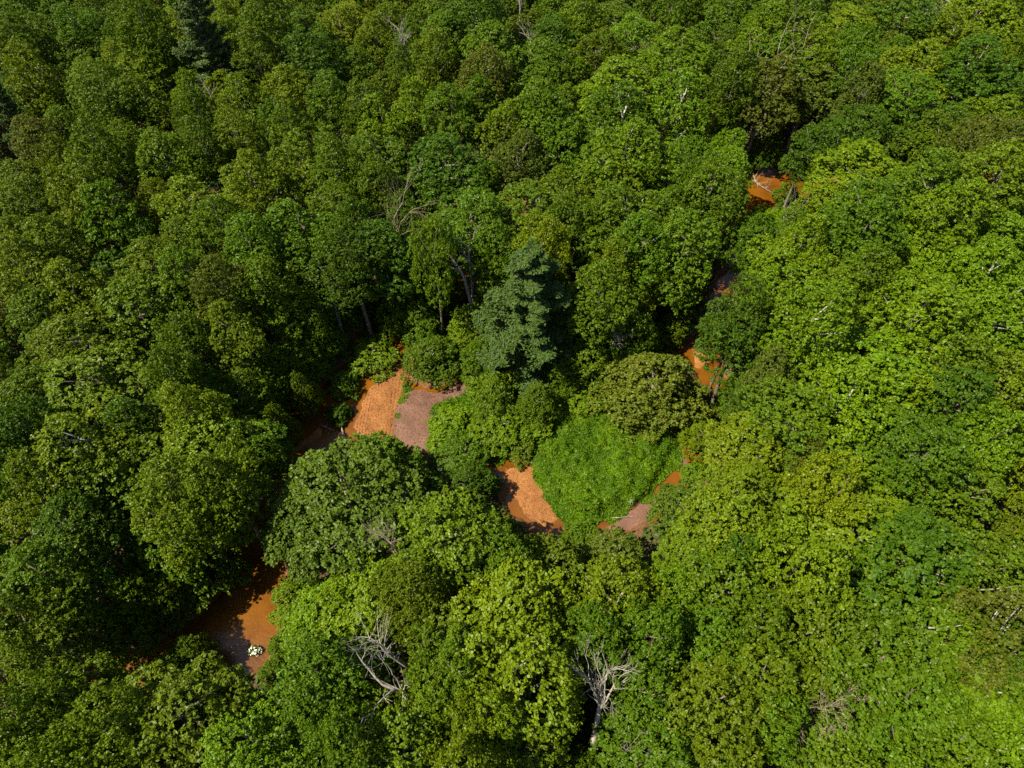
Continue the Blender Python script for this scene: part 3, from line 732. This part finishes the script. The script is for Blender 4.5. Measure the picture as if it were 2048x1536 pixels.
# ------------------------------------------------------------------ shrubs by the creek
SHRUBS = [(735,700,100,"O","round olive shrub leaning over the water above the orange gravel bar",3.4),(685,757,60,"G","small shrub at the dark water left of the gravel bar",2.6),
 (768,630,38,"O","little shrub in the water north of the round olive shrub",2.6),(672,818,50,"D","thin dark shrub on the shaded west water",2.4),
 (908,836,96,"B","bright shrub right of the mauve gravel flat",2.8),(975,770,80,"G","green shrub between the mauve gravel and the vine thicket",3.4),(1000,850,110,"O","olive shrub at the head of the creek pool",3.4),
 (1035,884,64,"O","olive shrub on the north rim of the creek pool",2.8),(925,905,90,"G","dark shrub left of the creek pool",3),(1574,388,50,"G","small leafy shrub standing in the brown pond",3.2),
 (1530,428,70,"B","bright grassy shrub below the brown pond",2.0),(1572,436,70,"B","bright low shrub right of the bare stems below the pond",1.8),(1500,445,60,"G","green low shrub at the left foot of the pond clearing",2.4),(1545,470,70,"Y","yellowish low shrub at the bottom of the pond clearing",2.0),(1040,750,70,"Y","yellow-green grassy shrub under the big pine",1.8),(930,680,50,"Y","yellow shrub below the sunlit orange leaves",2.4),
 (1390,825,60,"G","green shrub at the edge of the pale olive tree",3),(1612,326,58,"O","olive shrub behind the brown pond",2.2),(1250,790,120,"B","green shrub at the top of the vine meadow",2.4),(1150,782,100,"B","green shrub left of the top of the vine meadow",2.6),
 (1460,800,70,"G","green shrub north of the sand spot",3),(806,792,26,"B","tiny green tuft between the orange and mauve gravel",.9),(797,826,22,"G","tiny low tuft on the edge of the mauve gravel",.8),(812,768,22,"G","tiny tuft at the top of the mauve gravel",.8),(582,1185,66,"B","bright shrub on the right bank at the top of the muddy pool",3.0),(586,1240,66,"B","bright shrub on the right bank beside the muddy pool",2.8),(566,1296,60,"G","green shrub at the lower right rim of the muddy pool",2.8),(548,1345,60,"G","green shrub at the bottom tip of the muddy pool",2.8),(1152,1062,56,"G","green shrub at the foot of the vine meadow beside the pool outlet",2.6),(1182,1066,50,"O","olive shrub between the pool outlet and the pink mud flat",2.4),(1398,938,54,"B","bright low shrub over the water at the east edge of the meadow",2.4),(1080,830,90,"B","bright shrub at the west rim of the vine meadow",2.6)]
for (px, py, wd, c, lab, top) in SHRUBS:
    zc = top * .6; x, y = at(px, py, zc); R = wd * .5 / (F / depth(px, py, zc)) * 1.1
    place("s", x, y, R, top, jitter_col(PAL[c], rnd), lab, name="shrub", cat="shrub", z=float(max(gridz(gz, np.array([x]), np.array([y]))[0], WZ - .3)))
# rusty leaved bush and white flowering bush
for (px, py, wd, colr, nm_, lab, top) in ((890,592,44,(.42,.15,.02,1),"rusty_shrub","rust-orange leaved shrub by the narrow upper creek",3.0),):
    x, y = at(px, py, top * .6); R = wd * .5 / (F / depth(px, py, 2))
    place("s", x, y, R, top, colr, lab, name=nm_, cat="shrub", group="shrubs near the creek")
def blossom(px, py, R):
    r_ = np.random.RandomState(3); x, y = at(px, py, WZ + .5)
    root = bpy.data.objects.new("flowering_shrub", None); link(root); root.location = (x, y, WZ)
    n1 = 700; d = r_.normal(size=(n1, 3)); d /= np.linalg.norm(d, axis=1, keepdims=True); d[:, 2] = abs(d[:, 2])
    V, Fq = leaves(d * np.array([R, R * .7, .7]) * (.4 + .6 * r_.rand(n1, 1)), d + r_.normal(size=(n1, 3)) * .5, .16, r_)
    o = link(bpy.data.objects.new("foliage", mesh_from("foliage", V, Fq, M_LEAF, attr=[("tint", 'FACE', r_.rand(n1))])), root); o.color = (.08, .12, .03, 1)
    mw_, n, l, p, out = new_mat("white petals"); p.inputs["Base Color"].default_value = (.78, .76, .62, 1); p.inputs["Roughness"].default_value = .7
    n2 = 60; d = r_.normal(size=(n2, 3)); d /= np.linalg.norm(d, axis=1, keepdims=True); d[:, 2] = abs(d[:, 2]) + .2
    V, Fq = leaves(d * np.array([R, R * .7, .7]) * 1.0, d + r_.normal(size=(n2, 3)) * .3, .15, r_, 1.1)
    link(bpy.data.objects.new("blossom", mesh_from("blossom", V, Fq, mw_)), root)
    T = Tubes(5)
    for k in range(6): a = k * 1.05; T.add([(0, 0, -.4), (math.cos(a) * R * .3, math.sin(a) * R * .3, .2), (math.cos(a) * R * .7, math.sin(a) * R * .5, .45)], [.04, .03, .01])
    link(bpy.data.objects.new("stem", T.mesh("stem", M_DEADB)), root)
    tag(root, "white-flecked little shrub standing in the muddy lower left pool", "shrub")
blossom(508, 1300, .85)

# ------------------------------------------------------------------ dead trees and logs
snag(1196,1436,13,8.5,"big pale dead tree with many bare forks near the bottom centre", seed=5, r=.22, depth_=3, spread=.46, trunk_h=.2, kids=4, lean=(.14,.95))
snag(1262,1345,12,5,"thin brown bare branches behind the big pale dead tree", seed=4, mat=M_DEADB, r=.12, depth_=3, lean=(.3,.05), kids=3)
snag(812,1330,13,8,"upright grey dead tree with bare top above the fallen branches", seed=6, r=.2, depth_=3, spread=.5, lean=(-.35,.05), kids=3)
snag(848,1400,14,9,"grey dead tree leaning far left with spiky bare branches", seed=8, r=.2, depth_=3, spread=.5, lean=(-1.2,.25), trunk_h=.45, kids=2)
snag(815,130,13,8,"small white dead tree with a forked top near the top edge", seed=9, r=.18, depth_=3, spread=.5, trunk_h=.5)
snag(1040,40,14,9,"bare grey many-stemmed tree at the top edge", seed=11, r=.15, depth_=3, spread=.55, kids=4)
snag(1062,100,13,6,"short white dead snag right of the top bare tree", seed=12, r=.16, depth_=2, spread=.45)
snag(800,520,8,13,"thin dead tree with fine bare twigs above the creek", seed=13, r=.14, depth_=3, spread=.55, trunk_h=.5, mat=M_DEADB)
snag(928,555,12,7,"white dead limbs forking left of the big blue-green pine", seed=21, r=.2, depth_=2, spread=.75, lean=(-.3,0), kids=2, trunk_h=.3)
snag(940,535,12,7,"upright white dead limb with a hooked tip", seed=15, r=.17, depth_=2, spread=.5, lean=(.0,0), kids=2)
snag(1505,262,4,14,"bare pinkish dead trunk with stubby twigs, left of its pair", seed=16, r=.2, depth_=2, spread=.75, trunk_h=.75, mat=M_DEADB, kids=6)
snag(1550,245,4,13,"bare pinkish dead trunk with stubby twigs, right of its pair", seed=17, r=.2, depth_=2, spread=.75, trunk_h=.75, mat=M_DEADB, kids=6)
snag(1710,235,10,6,"low bare branches right of the brownish trees", seed=18, r=.12, depth_=3, lean=(-.4,0))
snag(1838,62,14,6,"bare twigs poking from the dark trees at the upper right", seed=19, r=.13, depth_=3, lean=(.3,0))
snag(1610,1430,11,6,"brown twiggy dead tree among the lower right crowns", seed=20, r=.17, depth_=4, mat=M_DEADB, kids=3)
snag(1225,690,7,4.5,"bare grey twigs left of the pale olive tree", seed=22, r=.1, depth_=3, spread=.8)
snag(1457,885,3,7,"pale bare shrub by the sand spot of the east creek", seed=23, r=.08, depth_=2, spread=.4, kids=4, trunk_h=.1)
snag(1175,385,11,6,"cluster of brown bare upright stems above the pale crown", seed=24, r=.09, depth_=3, spread=.35, mat=M_DEADB, kids=5, trunk_h=.1)
snag(1560,470,5,9,"pale bare stems below the brown pond", seed=25, r=.09, depth_=2, spread=.25, kids=3, trunk_h=.3)
snag(610,1480,8,6,"pale curled dead twigs near the bottom left", seed=26, r=.08, depth_=3, spread=.8)
snag(425,200,14,4,"slender dead stem below the upper left pine", seed=27, r=.12, depth_=2)
snag(1240,1500,9,6,"grey bare twigs at the bottom edge", seed=28, r=.09, depth_=3, spread=.7)
snag(805,1120,14,6,"thin greyish twigs beside the dark gap of the lower creek", seed=29, r=.08, depth_=3, spread=.5, lean=(-.2,.1), mat=M_DEADB)
snag(1720,905,8,7,"short pale dead stem between the right hand crowns", seed=30, r=.1, depth_=1)

def log(px0, py0, px1, py1, r, label, twigs=0, seed=1, mat=None, name="fallen_log", z=WZ + .15):
    rs_ = np.random.RandomState(seed)
    x0, y0 = at(px0, py0, z); x1, y1 = at(px1, py1, z)
    a, b_ = Vector((x0, y0, z)), Vector((x1, y1, z + .2)); L = (b_ - a).length
    root = bpy.data.objects.new(name, None); link(root); root.location = a
    T = Tubes(7); d = (b_ - a)
    pts = [d * t + Vector((rs_.normal() * .04, rs_.normal() * .04, rs_.normal() * .03)) * (L / 3) for t in (0, .25, .5, .75, 1)]
    T.add(pts, [r, r * .95, r * .8, r * .65, r * .35]); link(bpy.data.objects.new("stem", T.mesh("stem", mat or M_DEAD)), root)
    if twigs:
        Tb = Tubes(5)
        for k in range(twigs):
            t = .2 + .75 * rs_.rand(); s_ = Vector((rs_.normal(), rs_.normal(), .25)).normalized()
            branchy(Tb, rs_, d * t, (d.normalized() * .5 + s_).normalized(), L * .3, r * .35, 1, .6, .02, 2)
        link(bpy.data.objects.new("branches", Tb.mesh("branches", mat or M_DEAD)), root)
    tag(root, label, "log", "driftwood in the creek")
log(688,878,683,850,.16,"short pale log at the lower tip of the orange gravel bar", seed=2)
log(668,862,640,850,.08,"tangle of dead twigs in the dark water left of the pale log", twigs=6, seed=3, mat=M_DEADB)
log(1500,338,1516,374,.13,"pale fallen trunk at the left side of the brown pond", twigs=9, seed=4)
log(1505,362,1546,388,.07,"thin fallen branch lying across the brown pond", twigs=4, seed=5)
log(1068,918,1078,945,.10,"dark driftwood at the right rim of the creek pool", twigs=3, seed=6, mat=M_DEADB)
log(1072,912,1062,928,.06,"small pale driftwood stick in the creek pool corner", seed=7, twigs=1)
log(985,925,978,945,.06,"thin dark stick at the left rim of the creek pool", seed=8, mat=M_DEADB)
log(1215,1035,1265,1036,.06,"pale curved stick on the pink mud flat", seed=9)
